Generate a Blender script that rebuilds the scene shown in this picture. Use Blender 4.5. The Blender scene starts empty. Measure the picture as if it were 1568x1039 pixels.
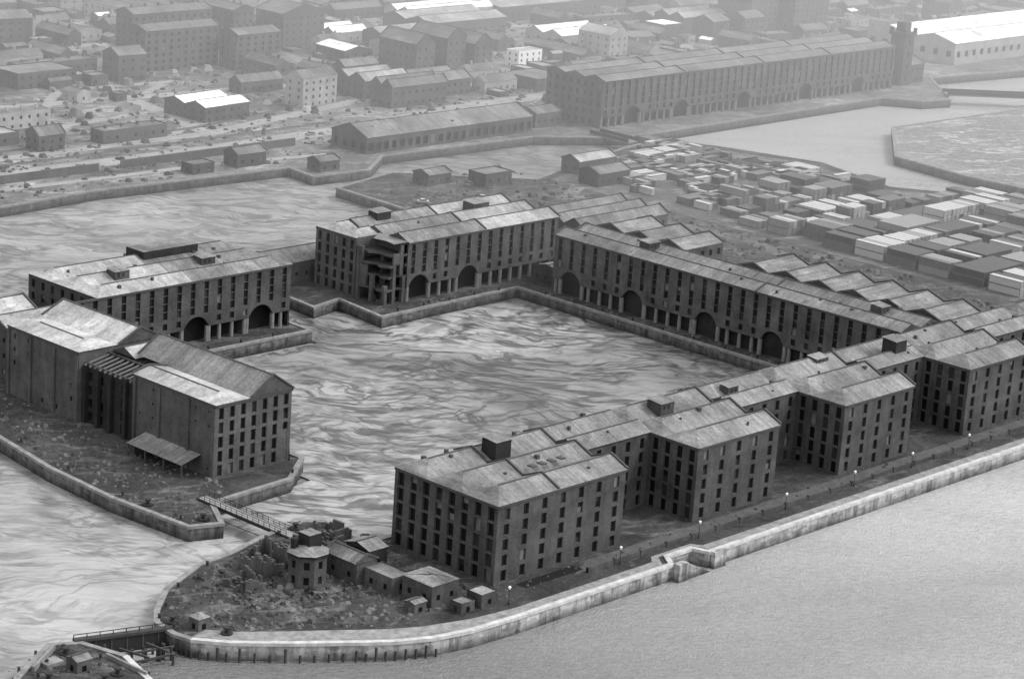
import bpy, math, random
import numpy as np
from mathutils import Vector, Matrix
random.seed(7)
S=bpy.context.scene
COL=S.collection
# ---------------------------------------------------------------- materials
def newmat(name):
    m=bpy.data.materials.new(name);m.use_nodes=True
    nt=m.node_tree;b=nt.nodes['Principled BSDF']
    b.inputs['Specular IOR Level'].default_value=0.2
    return m,nt,b
def ramp(nt,src,pts):
    r=nt.nodes.new('ShaderNodeValToRGB');e=r.color_ramp.elements
    e[0].position=pts[0][0];e[0].color=(pts[0][1],)*3+(1,)
    e[1].position=pts[-1][0];e[1].color=(pts[-1][1],)*3+(1,)
    for p,c in pts[1:-1]:
        x=e.new(p);x.color=(c,c,c,1)
    nt.links.new(src,r.inputs[0]);return r.outputs[0]
def noise(nt,vec,scale,detail=4,rough=.6,dist=0):
    n=nt.nodes.new('ShaderNodeTexNoise');n.inputs['Scale'].default_value=scale
    n.inputs['Detail'].default_value=detail;n.inputs['Roughness'].default_value=rough
    n.inputs['Distortion'].default_value=dist
    if vec is not None:nt.links.new(vec,n.inputs['Vector'])
    return n.outputs[0]
def mth(nt,op,a,b=None,c=None):
    n=nt.nodes.new('ShaderNodeMath');n.operation=op
    for i,v in enumerate((a,b,c)):
        if v is None: continue
        if isinstance(v,(int,float)): n.inputs[i].default_value=v
        else: nt.links.new(v,n.inputs[i])
    return n.outputs[0]
def mapping(nt,scale=(1,1,1),loc=(0,0,0),rot=0,src=None):
    if src is None:
        g=nt.nodes.new('ShaderNodeNewGeometry');src=g.outputs['Position']
    if rot:
        r=nt.nodes.new('ShaderNodeMapping');r.inputs['Rotation'].default_value=(0,0,rot);nt.links.new(src,r.inputs[0]);src=r.outputs[0]
    m=nt.nodes.new('ShaderNodeMapping')
    m.inputs['Scale'].default_value=scale;m.inputs['Location'].default_value=loc
    nt.links.new(src,m.inputs[0]);return m.outputs[0]
def bump(nt,b,h,dist,strength=1):
    n=nt.nodes.new('ShaderNodeBump');n.inputs['Distance'].default_value=dist;n.inputs['Strength'].default_value=strength
    nt.links.new(h,n.inputs['Height']);nt.links.new(n.outputs[0],b.inputs['Normal'])
def mul(nt,*a):
    r=a[0]
    for x in a[1:]: r=mth(nt,'MULTIPLY',r,x)
    return r
def maprange(nt,src,a,b,c,d):
    mr=nt.nodes.new('ShaderNodeMapRange');nt.links.new(src,mr.inputs[0])
    for i,v in enumerate((a,b,c,d)): mr.inputs[i+1].default_value=v
    return mr.outputs[0]
def posaxis(nt,i):
    g=nt.nodes.new('ShaderNodeNewGeometry');s=nt.nodes.new('ShaderNodeSeparateXYZ');nt.links.new(g.outputs['Position'],s.inputs[0]);return s.outputs[i]
def finish(nt,b,val,rough=.9):
    c=nt.nodes.new('ShaderNodeCombineColor')
    for i in range(3): nt.links.new(val,c.inputs[i])
    nt.links.new(c.outputs[0],b.inputs['Base Color']);b.inputs['Roughness'].default_value=rough
def brick(name,base,var=.45,streak=.25):
    m,nt,b=newmat(name)
    big=ramp(nt,noise(nt,mapping(nt,(.09,.09,.12)),1,6,.7),[(.3,1-var),(.7,1+var*.8)])
    st=ramp(nt,noise(nt,mapping(nt,(.35,.35,.10)),1,5,.7),[(.35,1-streak),(.62,1.1)])
    fine=ramp(nt,noise(nt,mapping(nt,(1.6,1.6,4.5)),1,4,.9),[(.3,.55),(.7,1.5)])
    finish(nt,b,mul(nt,big,st,fine,base),.95);return m
def roofm(name,base,axis,period=.9,amp=.18,spec=.2,patch=.5):
    m,nt,b=newmat(name)
    s=[.05,.05,.05];s[axis]=1/period
    st=ramp(nt,noise(nt,mapping(nt,tuple(s)),1,2,.5),[(.35,1-amp),(.65,1+amp)])
    big=ramp(nt,noise(nt,mapping(nt,(.07,.07,.09)),1,6,.75),[(.3,.5),(.5,.95),(.72,1.6)])
    f=ramp(nt,noise(nt,mapping(nt,(1.3,1.3,1.3)),1,5,.9),[(.3,.55),(.7,1.45)])
    sb=[.02,.02,.02];sb[1-axis]=.16;sb[axis]=.4
    pt=nt.nodes.new('ShaderNodeTexVoronoi');pt.inputs['Scale'].default_value=1;nt.links.new(mapping(nt,tuple(sb)),pt.inputs['Vector'])
    p2=ramp(nt,pt.outputs['Color'],[(0,.78),(1,1.22)])
    dm=ramp(nt,noise(nt,mapping(nt,(.3,.3,.3),(40,9,0)),1,4,.7),[(.30,patch),(.36,1)])
    finish(nt,b,mul(nt,big,st,f,p2,dm,base),.7);b.inputs['Specular IOR Level'].default_value=spec;return m
def plain(name,base,rough=.8,var=.25,scale=.8):
    m,nt,b=newmat(name)
    finish(nt,b,mul(nt,ramp(nt,noise(nt,mapping(nt,(scale,)*3),1,5,.7),[(.3,1-var),(.7,1+var)]),base),rough)
    return m
BR=brick('sooty_brick',.056)
BRL=brick('weathered_brick',.072)
BRD=brick('charred_brick',.022)
BRC=brick('city_brick',.08,.3,.15)
BRC2=brick('city_render',.28,.3,.15)
RX=roofm('roof_sheets_x',.14,0)
RY=roofm('roof_sheets_y',.14,1)
RXB=roofm('pale_roof_x',.25,0,1.6,.12)
RYB=roofm('pale_roof_y',.28,1,1.6,.12)
RC=roofm('slate_city',.12,0,1.5,.2)
RW=roofm('white_shed_roof',.8,0,3,.06,.2,.8)
COP=plain('coping',.055)
COLM=plain('iron_column_paint',.15)
STONE=plain('granite',.17,.9,.4,.4)
DARK=plain('painted_recess_shade',.006,.9)  # near-black colour painted to stand for shade in recesses and openings
WIN=[plain('window_dark',.005,.5),plain('window_grey',.025,.4),plain('boarded_window',.12,.9)]
def winmat():
    r=random.random();return 2 if r<.8 else (3 if r<.94 else 4)
TIM=plain('old_timber',.04)
IRON=plain('iron',.02,.6)
WHITE=plain('white_paint',.75,.6,.1)
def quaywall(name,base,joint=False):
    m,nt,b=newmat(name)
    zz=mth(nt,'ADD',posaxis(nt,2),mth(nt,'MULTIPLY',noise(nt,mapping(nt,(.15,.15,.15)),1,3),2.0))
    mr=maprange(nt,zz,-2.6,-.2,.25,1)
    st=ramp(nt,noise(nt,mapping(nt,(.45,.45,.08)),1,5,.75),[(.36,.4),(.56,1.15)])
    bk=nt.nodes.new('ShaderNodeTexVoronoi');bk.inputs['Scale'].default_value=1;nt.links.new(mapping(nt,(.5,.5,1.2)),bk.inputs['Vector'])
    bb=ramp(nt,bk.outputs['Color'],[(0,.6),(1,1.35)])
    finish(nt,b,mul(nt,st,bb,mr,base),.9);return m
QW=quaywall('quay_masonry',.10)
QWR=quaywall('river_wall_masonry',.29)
def groundm(name,lo,hi,sc=.035,fine=.5):
    m,nt,b=newmat(name)
    a=noise(nt,mapping(nt,(sc,sc,sc)),1,8,.72,.8)
    v=ramp(nt,a,[(.33,lo),(.5,(lo+hi)*.42),(.6,hi*.8),(.72,hi)])
    f=ramp(nt,noise(nt,mapping(nt,(fine,)*3),1,6,.9),[(.3,.35),(.5,.95),(.7,1.8)])
    tr=noise(nt,mapping(nt,(.02,.05,.03),rot=.4),1,3)
    rd=mth(nt,'ABSOLUTE',mth(nt,'SUBTRACT',tr,.5))
    t=ramp(nt,rd,[(0,1.9),(.012,1.5),(.02,1.0)])
    finish(nt,b,mul(nt,v,f,t),.95);bump(nt,b,f,.5,.7);return m
GQ=groundm('quay_paving',.025,.10,.07,.7)
GC=groundm('rough_city_ground',.05,.27,.022,.25)
GY=groundm('yard_ground',.07,.17,.03,.4)
GP=groundm('silted_pier_ground',.17,.30,.02,.3)
GW=groundm('weedy_waste_ground',.03,.13,.09,.6)
ROADM=plain('road_surface',.24,.9,.25,.1)
PALEP=plain('river_wall_top_paving',.19,.9,.45,.45)
def mudm(name,lo,hi,line=.6,seed=0,rough=.5,blot=.013,wav=.5,warp=38,wid=1.,smear=.15):
    m,nt,b=newmat(name)
    base=mapping(nt,(1,1,1),(seed,seed*2,0))
    w=nt.nodes.new('ShaderNodeTexNoise');w.inputs['Scale'].default_value=.022;w.inputs['Detail'].default_value=3;w.inputs['Roughness'].default_value=.5;nt.links.new(base,w.inputs['Vector'])
    sub=nt.nodes.new('ShaderNodeVectorMath');sub.operation='MULTIPLY_ADD'
    nt.links.new(w.outputs['Color'],sub.inputs[0]);sub.inputs[1].default_value=(warp,warp,warp);nt.links.new(base,sub.inputs[2])
    def ridg(sc,rot,off,p,loc=(0,0,0),det=3.5):
        n=noise(nt,mapping(nt,sc,loc,rot,sub.outputs[0]),1,det,.55)
        return ramp(nt,mth(nt,'ABSOLUTE',mth(nt,'SUBTRACT',n,off)),[(a*wid,c) for a,c in p])
    l1=ridg((.024,.085,.1),.84,.5,[(0,.0),(.018,.15),(.05,1)])
    l2=ridg((.03,.10,.1),.2,.48,[(0,.05),(.016,.25),(.045,1)],(9,3,0))
    l3=ridg((.05,.17,.1),1.3,.52,[(0,.1),(.016,.4),(.05,1)],(3,8,0))
    l4=ridg((.09,.30,.1),.7,.5,[(0,.2),(.06,1)],(30,8,0))
    wv=nt.nodes.new('ShaderNodeTexWave');wv.wave_type='BANDS';wv.inputs['Scale'].default_value=.05;wv.inputs['Distortion'].default_value=11;wv.inputs['Detail'].default_value=5;wv.inputs['Detail Scale'].default_value=.5;wv.inputs['Detail Roughness'].default_value=.65
    nt.links.new(mapping(nt,(.5,1.3,1),(0,0,0),.84,sub.outputs[0]),wv.inputs['Vector'])
    wl=ramp(nt,wv.outputs['Fac'],[(.05,.3),(.4,1)])
    m1=ramp(nt,noise(nt,base,.022,4,.6),[(.42,0.),(.54,1.)])
    m2=ramp(nt,noise(nt,mapping(nt,(1,1,1),(seed+300,90,0)),.024,4,.6),[(.45,0.),(.56,1.)])
    m3=mth(nt,'SUBTRACT',1,m1)
    def mixl(l,mask,amt): return mth(nt,'SUBTRACT',1,mul(nt,mth(nt,'SUBTRACT',1,l),mask,amt))
    lin=mul(nt,mixl(l1,mth(nt,'MULTIPLY_ADD',m1,.7,.3),line),mixl(l2,mth(nt,'MULTIPLY_ADD',m3,.8,.1),line),mixl(l3,m2,line),mixl(l4,mth(nt,'MULTIPLY_ADD',m1,.6,.3),line*.7),mixl(wl,m2,line*wav))
    big=noise(nt,base,blot,6,.62,.5)
    v=ramp(nt,big,[(.30,lo),(.5,(lo+hi)*.5),(.66,hi)])
    f=ramp(nt,noise(nt,mapping(nt,(.15,.4,.3),(0,0,0),.8),1,7,.8),[(.3,1-smear),(.7,1+smear)])
    finish(nt,b,mul(nt,v,lin,f),rough)
    b.inputs['Specular IOR Level'].default_value=.35
    hh=mth(nt,'ADD',lin,mth(nt,'MULTIPLY',noise(nt,mapping(nt,(.4,.4,.3)),1,4,.7),.35))
    bump(nt,b,hh,.8,.6);return m
MUD=mudm('silted_basin',.11,.34,.72)
MUD2=mudm('silted_dock_far',.13,.30,.5,31)
MUD3=mudm('half_tide_silt',.15,.38,.38,77,wav=1.1,rough=.4,wid=.7)
def riverm():
    m,nt,b=newmat('river_water')
    v=ramp(nt,noise(nt,mapping(nt,(.006,.014,.01),rot=.8),1,6,.6,.5),[(.35,.82),(.65,1.18)])
    gx=maprange(nt,posaxis(nt,0),330,540,.14,.40)  # sky and sun brightness on the water painted in, lighter towards +x
    f=ramp(nt,noise(nt,mapping(nt,(.35,1.0,.3),(0,0,0),.7),1,6,.8),[(.3,.80),(.7,1.2)])  # light and dark of the ripples painted in as fine colour streaks
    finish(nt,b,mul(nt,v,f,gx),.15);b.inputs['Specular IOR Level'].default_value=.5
    h=mth(nt,'ADD',noise(nt,mapping(nt,(.3,.9,.3),(0,0,0),.7),1,5,.7),mth(nt,'MULTIPLY',noise(nt,mapping(nt,(1.5,2.2,1)),1,3,.6),.4))
    bump(nt,b,h,1.1,1);return m
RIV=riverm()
# ---------------------------------------------------------------- mesh builder
class MB:
    def __init__(s): s.v=[];s.f=[];s.m=[]
    def poly(s,pts,mat=0):
        i=len(s.v);s.v.extend([tuple(p) for p in pts]);s.f.append(tuple(range(i,i+len(pts))));s.m.append(mat)
    def box(s,x0,y0,z0,x1,y1,z1,mat=0,bottom=False,top=None):
        P=[(x0,y0,z0),(x1,y0,z0),(x1,y1,z0),(x0,y1,z0),(x0,y0,z1),(x1,y0,z1),(x1,y1,z1),(x0,y1,z1)]
        for q in ((0,1,5,4),(1,2,6,5),(2,3,7,6),(3,0,4,7)): s.poly([P[i] for i in q],mat)
        s.poly([P[i] for i in (4,5,6,7)],mat if top is None else top)
        if bottom:s.poly([P[i] for i in (3,2,1,0)],mat)
    def obox(s,a,b,w,z0,z1,mat=0):
        a=Vector(a);b=Vector(b);d=(b-a);n=Vector((-d.y,d.x)).normalized()*w/2
        c=[a-n,b-n,b+n,a+n]
        for i in range(4):
            p,q=c[i],c[(i+1)%4];s.poly([(p.x,p.y,z0),(q.x,q.y,z0),(q.x,q.y,z1),(p.x,p.y,z1)],mat)
        s.poly([(p.x,p.y,z1) for p in c],mat);s.poly([(p.x,p.y,z0) for p in c[::-1]],mat)
    def beam(s,a,b,w,h,mat=0):
        a=Vector(a);b=Vector(b);d=(b-a).normalized();up=Vector((0,0,1))
        if abs(d.z)>.95: up=Vector((1,0,0))
        n=d.cross(up).normalized()*w/2;u=n.cross(d).normalized()*h/2
        A=[a-n-u,a+n-u,a+n+u,a-n+u];B=[p+(b-a) for p in A]
        for i in range(4): s.poly([A[i],A[(i+1)%4],B[(i+1)%4],B[i]],mat)
        s.poly(A[::-1],mat);s.poly(B,mat)
    def cyl(s,x,y,z0,z1,r0,r1=None,n=8,mat=0):
        r1=r0 if r1 is None else r1
        c=[(math.cos(2*math.pi*i/n),math.sin(2*math.pi*i/n)) for i in range(n)]
        for i in range(n):
            a,b=c[i],c[(i+1)%n]
            s.poly([(x+a[0]*r0,y+a[1]*r0,z0),(x+b[0]*r0,y+b[1]*r0,z0),(x+b[0]*r1,y+b[1]*r1,z1),(x+a[0]*r1,y+a[1]*r1,z1)],mat)
        s.poly([(x+a[0]*r1,y+a[1]*r1,z1) for a in c],mat)
    def obj(s,name,mats,parent=None):
        me=bpy.data.meshes.new(name);me.from_pydata(s.v,[],s.f)
        for m in mats: me.materials.append(m)
        me.polygons.foreach_set('material_index',s.m);me.update()
        o=bpy.data.objects.new(name,me);COL.objects.link(o)
        if parent:o.parent=parent
        return o
def empty(name):
    o=bpy.data.objects.new(name,None);COL.objects.link(o);return o
FM=lambda wall:[wall,COP,WIN[0],WIN[1],WIN[2],DARK]
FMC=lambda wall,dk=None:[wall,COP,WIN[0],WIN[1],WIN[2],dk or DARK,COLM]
def facade(mb,p0,p1,z0,z1,cols,rows,ww=1.5,wh=2.1,rec=.45,colon=None,skip=.0):
    p0=Vector(p0);p1=Vector(p1);L=(p1-p0).length;d=(p1-p0)/L;o=Vector((d.y,-d.x))
    P=lambda u,z,dep=0:(p0.x+d.x*u-o.x*dep,p0.y+d.y*u-o.y*dep,z)
    def Q(u0,u1,za,zb,m=0,dep=0):
        if u1-u0>1e-4 and zb-za>1e-4: mb.poly([P(u0,za,dep),P(u1,za,dep),P(u1,zb,dep),P(u0,zb,dep)],m)
    def window(a,b,za,zb):
        mb.poly([P(a,za),P(a,za,rec),P(a,zb,rec),P(a,zb)],0)
        mb.poly([P(b,za,rec),P(b,za),P(b,zb),P(b,zb,rec)],0)
        mb.poly([P(a,za),P(b,za),P(b,za,rec),P(a,za,rec)],1)
        mb.poly([P(a,zb,rec),P(b,zb,rec),P(b,zb),P(a,zb)],0)
        k=winmat();zm=(za+zb)/2
        Q(a,b,za,zm,k,rec);Q(a,b,zm,zb,k if random.random()<.8 else winmat(),rec)
    zb0=z0
    cw=L/cols if cols else L
    cen=[(i+.5)*cw for i in range(cols)]
    if colon:
        gh=colon.get('gh',4.6);top=gh+3.9;dep=colon.get('dep',3.0)
        arcs=[(c,hw) for c,hw in colon['arches']]
        def zlow(u):
            z=gh
            for c,hw in arcs:
                if abs(u-c)<hw: z=max(z,z0+3.4+ (top-.6-z0-3.4)*math.sqrt(max(0,1-((u-c)/hw)**2)))
            return z
        us={0.,L}
        for c,hw in arcs:
            for k in range(17): us.add(min(L,max(0,c-hw+2*hw*k/16)))
        wins=[]
        for c in cen:
            if all(abs(c-ca)>hw+ww*.6 for ca,hw in arcs): wins.append((c-ww/2,c+ww/2));us.add(c-ww/2);us.add(c+ww/2)
        us=sorted(us)
        wz0=gh+1.0;wz1=wz0+wh*.85
        for a,b in zip(us[:-1],us[1:]):
            if b-a<1e-4: continue
            iw=any(x-1e-3<=a and b<=y+1e-3 for x,y in wins)
            la,lb=zlow(a+1e-4),zlow(b-1e-4)
            if iw:
                Q(a,b,gh,wz0);Q(a,b,wz1,top);window(a,b,wz0,wz1)
            else:
                mb.poly([P(a,la),P(b,lb),P(b,top),P(a,top)],0)
            mb.poly([P(a,la,1.0),P(b,lb,1.0),P(b,lb),P(a,la)],0)
        Q(0,L,z0,top,5,dep)  # back wall coloured dark to stand for the shade behind the columns
        for u in (.08,L-.08):
            mb.poly([P(u,z0,.5),P(u,z0,dep-.03),P(u,top,dep-.03),P(u,top,.5)],0)
            mb.poly([P(u-.45,z0,.05),P(u+.35 if u<1 else u-.05,z0,.05),P(u+.35 if u<1 else u-.05,gh,.05),P(u-.07 if u<1 else u-.45,gh,.05)],0)
        u=1.0
        while u<L:
            if all(abs(u-c)>hw*.92 for c,hw in arcs):
                q=P(u,0,.7);mb.cyl(q[0],q[1],z0,gh,.62,.55,8,6)
            u+=cw*.95
        for c,hw in arcs:
            for e in (-hw-.3,hw+.3):
                if 0<c+e<L: q=P(c+e,0,.7);mb.cyl(q[0],q[1],z0,gh+.0,.7,.7,8,6)
        zb0=top;rows=rows-1
    if cols==0 or rows==0: Q(0,L,zb0,z1);return
    rh=(z1-.7-zb0)/rows
    prev=0
    for c in cen:
        a,b=c-ww/2,c+ww/2
        Q(prev,a,zb0,z1);prev=b
        zp=zb0
        for r in range(rows):
            za=zb0+rh*r+(rh-wh)*.55;zc=za+wh
            if random.random()<skip: continue
            Q(a,b,zp,za);window(a,b,za,zc);zp=zc
        Q(a,b,zp,z1)
    Q(prev,L,zb0,z1)
def cornice(mb,pts,z,h=.6,out=.25,mat=1,closed=False):
    n=len(pts)
    for i in range(n if closed else n-1):
        a=Vector(pts[i]);b=Vector(pts[(i+1)%n]);d=(b-a).normalized();o=Vector((d.y,-d.x))*out
        a2=a+o;b2=b+o+d*out
        c=[(a2.x,a2.y),(b2.x,b2.y),(b.x+d.x*out-o.x,b.y+d.y*out-o.y),(a.x-o.x,a.y-o.y)]
        zz=z+i*.004
        for k in range(4):
            p,q=c[k],c[(k+1)%4];mb.poly([(p[0],p[1],zz-h),(q[0],q[1],zz-h),(q[0],q[1],zz),(p[0],p[1],zz)],mat)
        mb.poly([(p[0],p[1],zz) for p in c],mat)
def roof(mb,x0,x1,y0,y1,z,h,n,axis='x',hip0=False,hip1=False,mats=(0,1,2),cop0=True,cop1=True,hf=1.0,vents=False):
    def T(a,c,zz): return (a,c,zz) if axis=='x' else (c,a,zz)
    A0,A1,C0,C1=(x0,x1,y0,y1) if axis=='x' else (y0,y1,x0,x1)
    w=(C1-C0)/n
    for i in range(n):
        c0=C0+w*i;c1=c0+w;cm=(c0+c1)/2
        r0=A0+(w*.5*hf if hip0 else 0);r1=A1-(w*.5*hf if hip1 else 0)
        mb.poly([T(A0,c0,z),T(A1,c0,z),T(r1,cm,z+h),T(r0,cm,z+h)],mats[0])
        mb.poly([T(A1,c1,z),T(A0,c1,z),T(r0,cm,z+h),T(r1,cm,z+h)],mats[0])
        for A,r,hp,cp in ((A0,r0,hip0,cop0),(A1,r1,hip1,cop1)):
            mb.poly([T(A,c0,z),T(A,c1,z),T(r,cm,z+h)],mats[0] if hp else mats[1])
            if not hp and cp:
                for (ca,za),(cb,zb) in (((c0,z),(cm,z+h)),((cm,z+h),(c1,z))):
                    lo,up=.05,.45
                    q=[]
                    for s0 in (A-.25,A+.25):
                        q.append([T(s0,ca,za+lo),T(s0,cb,zb+lo),T(s0,cb,zb+up),T(s0,ca,za+up)])
                    mb.poly(q[0],mats[2]);mb.poly(q[1],mats[2]);mb.poly([q[0][3],q[0][2],q[1][2],q[1][3]],mats[2])
        mb.beam(T(r0,cm,z+h+.04),T(r1,cm,z+h+.04),.4,.18,mats[2])
        if vents:
            a=r0+random.uniform(2,6)
            while a<r1-1:
                if random.random()<.4:
                    s=random.choice((-1,1))*random.uniform(.8,w*.35);zz=z+h*(1-abs(s)/(w/2))
                    q=T(a,cm+s,0);e=random.uniform(.2,.5);mb.box(q[0]-e,q[1]-e,zz-.4,q[0]+e,q[1]+e,zz+random.uniform(.3,.9),mats[2])
                a+=random.uniform(3,9)
ZB=18.5
def lantern(mb,x,y,z,w=5,d=4,h=3.4,wm=1,rm=0):
    mb.box(x-w/2,y-d/2,z-2,x+w/2,y+d/2,z+h,wm)
    mb.poly([(x-w/2-.3,y-d/2-.3,z+h+.03),(x+w/2+.3,y-d/2-.3,z+h+.03),(x+w/2+.3,y+d/2+.3,z+h+.5),(x-w/2-.3,y+d/2+.3,z+h+.5)],rm)
    for k in range(2): mb.box(x-w/2+.8+k*1.6,y-d/2-.03,z+h-1.6,x-w/2+1.7+k*1.6,y-d/2+.2,z+h-.5,4)
# ================================================================ WEST (RIVER) RANGE
RM=[RX,BR,COP,RXB,BRD]
RMY=[RY,BR,COP,RYB,BRD]
w1=empty('river_front_warehouse')
mb=MB()
facade(mb,(381,348),(423,348),0,ZB,7,5,1.7,2.6)
facade(mb,(381,380),(381,348),0,ZB,8,5,2.0,3.1,.7)
facade(mb,(423,348),(423,363),0,ZB,3,5,1.5,2.1)
facade(mb,(423,380),(381,380),0,ZB,8,5,1.5,2.1)
cornice(mb,[(381,380),(381,348),(423,348),(423,363)],ZB+.02,.6)
pav=[(449,480),(507,537),(563,593),(622,652)]
prev=423
for a,b in pav:
    facade(mb,(prev,363),(a,363),0,ZB,max(4,int((a-prev)/5)),5,1.6,2.6)
    facade(mb,(a,363),(a,348),0,ZB,4,5,1.7,3.0,.5)
    facade(mb,(a,348),(b,348),0,ZB,5,5,1.7,2.6)
    facade(mb,(b,348),(b,363),0,ZB,4,5,1.6,2.2)
    cornice(mb,[(a,363),(a,348),(b,348),(b,363)],ZB+.02,.6)
    prev=b
facade(mb,(652,363),(652,380),0,ZB,4,5);facade(mb,(652,380),(617.5,380),0,ZB,6,5)
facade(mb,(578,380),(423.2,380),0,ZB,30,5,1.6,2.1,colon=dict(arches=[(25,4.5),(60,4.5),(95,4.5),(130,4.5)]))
mb.obj('walls',FMC(BR),w1)
rb=MB()
roof(rb,380.6,400,347.6,380.4,ZB+.05,2.3,3,'x',True,False,vents=True)
roof(rb,400.02,423.2,347.6,380.4,ZB+.05,2.3,3,'x',False,False,cop0=False,vents=True)
prev=423.2
for a,b in pav:
    roof(rb,prev+.02,a-.02,362.6,380.4,ZB+.04,2.0,2,'x',False,False,cop0=False,cop1=False,vents=True)
    roof(rb,a-.4,b+.2,347.6,380.4,ZB+.05,2.4,3,'x',True,False,vents=True)
    prev=b+.2
lantern(rb,404,371,ZB+1.5,5,4.5,3.2,4,0);lantern(rb,462,371,ZB+1.8,5,4.5,1.6,1,0);lantern(rb,556,368,ZB+1.5,5,4.5,3.2,4,0)
lantern(rb,490,372,ZB+1,4,3,1.2,1,0);lantern(rb,530,374,ZB+1.3,5,3,1.2,1,0)
for i in range(4): rb.beam((402+i*3.2,358.6,ZB+1.9),(402+i*3.2+1.5,358.6,ZB+1.9),1.8,.3,2)
rb.obj('roof',RM,w1)
# ================================================================ SOUTH RANGE
w2=empty('south_quay_warehouse')
mb=MB()
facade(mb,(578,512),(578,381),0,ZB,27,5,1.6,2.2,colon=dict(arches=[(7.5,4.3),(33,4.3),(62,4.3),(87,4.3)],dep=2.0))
facade(mb,(597,512),(578,512),0,ZB,5,5);facade(mb,(617,512),(597,512),0,ZB,5,5)
facade(mb,(617,476),(617,512),0,ZB,8,5);facade(mb,(597,476),(617,476),0,ZB,5,5)
facade(mb,(597,455),(597,476),0,ZB,5,5);facade(mb,(617,455),(597,455),0,ZB,5,5)
facade(mb,(617,380),(617,455),0,ZB,16,5)
cornice(mb,[(578,512),(578,382)],ZB+.02)
mb.obj('walls',FMC(BRL,BRD),w2)
rb=MB()
ys=[380.5,404,432,455,476,512]
for a,b in zip(ys[:-1],ys[1:]):
    roof(rb,577.6,597,a+.02,b,ZB+.05,1.8,2,'y',False,False,cop0=False,cop1=b in(432,512),vents=True)
roof(rb,597.05,617.3,476,512.3,ZB+.06,2.2,3,'x')
roof(rb,597.05,617.3,380.5,455,ZB+.06,2.2,6,'x')
lantern(rb,588,482,ZB+1.3,5,4,1.6,1,0);lantern(rb,589,396,ZB+1.3,4,4,1.3,1,0)
rb.obj('roof',RMY,w2)
# ================================================================ EAST RANGE with bomb-damaged corner
w3=empty('bomb_damaged_warehouse')
NX=529.5
mb=MB()
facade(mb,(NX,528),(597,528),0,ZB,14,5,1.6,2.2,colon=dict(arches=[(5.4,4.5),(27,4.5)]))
facade(mb,(597,528),(597,559),0,ZB,7,5);facade(mb,(597,559),(520,559),0,ZB,16,5)
facade(mb,(520,559),(520,541),0,ZB,5,5,1.6,2.7)
facade(mb,(520,541),(NX,541),0,ZB,0,0);facade(mb,(NX,541),(NX,528),8.6,ZB,0,0)
cornice(mb,[(NX,528),(597,528)],ZB+.02);cornice(mb,[(520,559),(520,541)],ZB+.02)
mb.obj('walls',FMC(BRL),w3)
rb=MB()
roof(rb,NX,563,527.6,559.3,ZB+.05,2.2,3,'x',False,False,cop0=False,vents=True);roof(rb,563.02,597.2,527.6,559.3,ZB+.05,2.2,3,'x',False,False,cop0=False,mats=(3,1,2))
roof(rb,519.7,NX-.03,541,559.3,ZB+.05,1.6,2,'x',True,False,cop1=False,mats=(3,1,2))
lantern(rb,577,546,ZB+1.5,7,5,2.2,1,0);lantern(rb,541,553,ZB+1.5,6,4,2.0,4,0)
rb.obj('roof',RM,w3)
rb=MB()
for k,(z,ex) in enumerate(((4.6,0),(8.5,1.2),(12,.3),(15.2,2))):
    ring=[(NX-.02,540.98),(520.3+ex,540.98),(520.2+ex*.8,537),(521.5+ex,534),(520.6+ex,531),(521.5+ex,528.4),(525,528.2+ex*.5),(526,529.5),(528,528.3),(NX-.02,528.2)]
    ring=[(x+U_,y+V_) for (x,y),U_,V_ in ((p,random.uniform(-.6,.6) if (p[0]<528 and p[1]<540.9) else 0,random.uniform(-.5,.5) if (p[1]<540.9 and p[0]<528.5) else 0) for p in ring)]
    for i in range(len(ring)):
        p,q=ring[i],ring[(i+1)%len(ring)];rb.poly([(*p,z-.6),(*q,z-.6),(*q,z),(*p,z)],0)
    rb.poly([(*p,z) for p in ring],2);rb.poly([(*p,z-.6) for p in ring[::-1]],1)
for x,y,h in ((520.7,540,15),(521,534.3,8.2),(521.2,529,6),(524.8,529.2,11.6),(528.6,528.9,18.4),(526,535,14.6)):
    rb.box(x-.6,y-.6,0,x+.6,y+.6,h,0)
rb.box(526.6,528.3,8.6,NX-.3,529.1,18.3,0);rb.box(524,528.4,12.1,526.58,529.1,15.5,0);rb.box(520.3,536.5,4.7,521.2,540.9,11,0);rb.box(520.3,538.5,11.02,521.2,540.9,16.4,0)
rb.poly([(523.5,528.2,ZB+.3),(NX-.1,528,ZB+.4),(NX-.1,541,ZB+.6),(524.2,538,ZB+.1),(525.3,533,ZB)],3)
rb.poly([(523.5,528.2,ZB-.3),(525.3,533,ZB-.4),(524.2,538,ZB-.5),(NX-.1,541,ZB-.1),(NX-.1,528,ZB-.2)],1)
for i in range(12):
    x,y=random.uniform(521,528),random.uniform(529.5,538);rb.box(x,y,0,x+random.uniform(1,2.5),y+random.uniform(1,2.5),random.uniform(.6,2),0)
rb.obj('collapsed_corner',[BRL,BRD,TIM,RX],w3)
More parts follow.
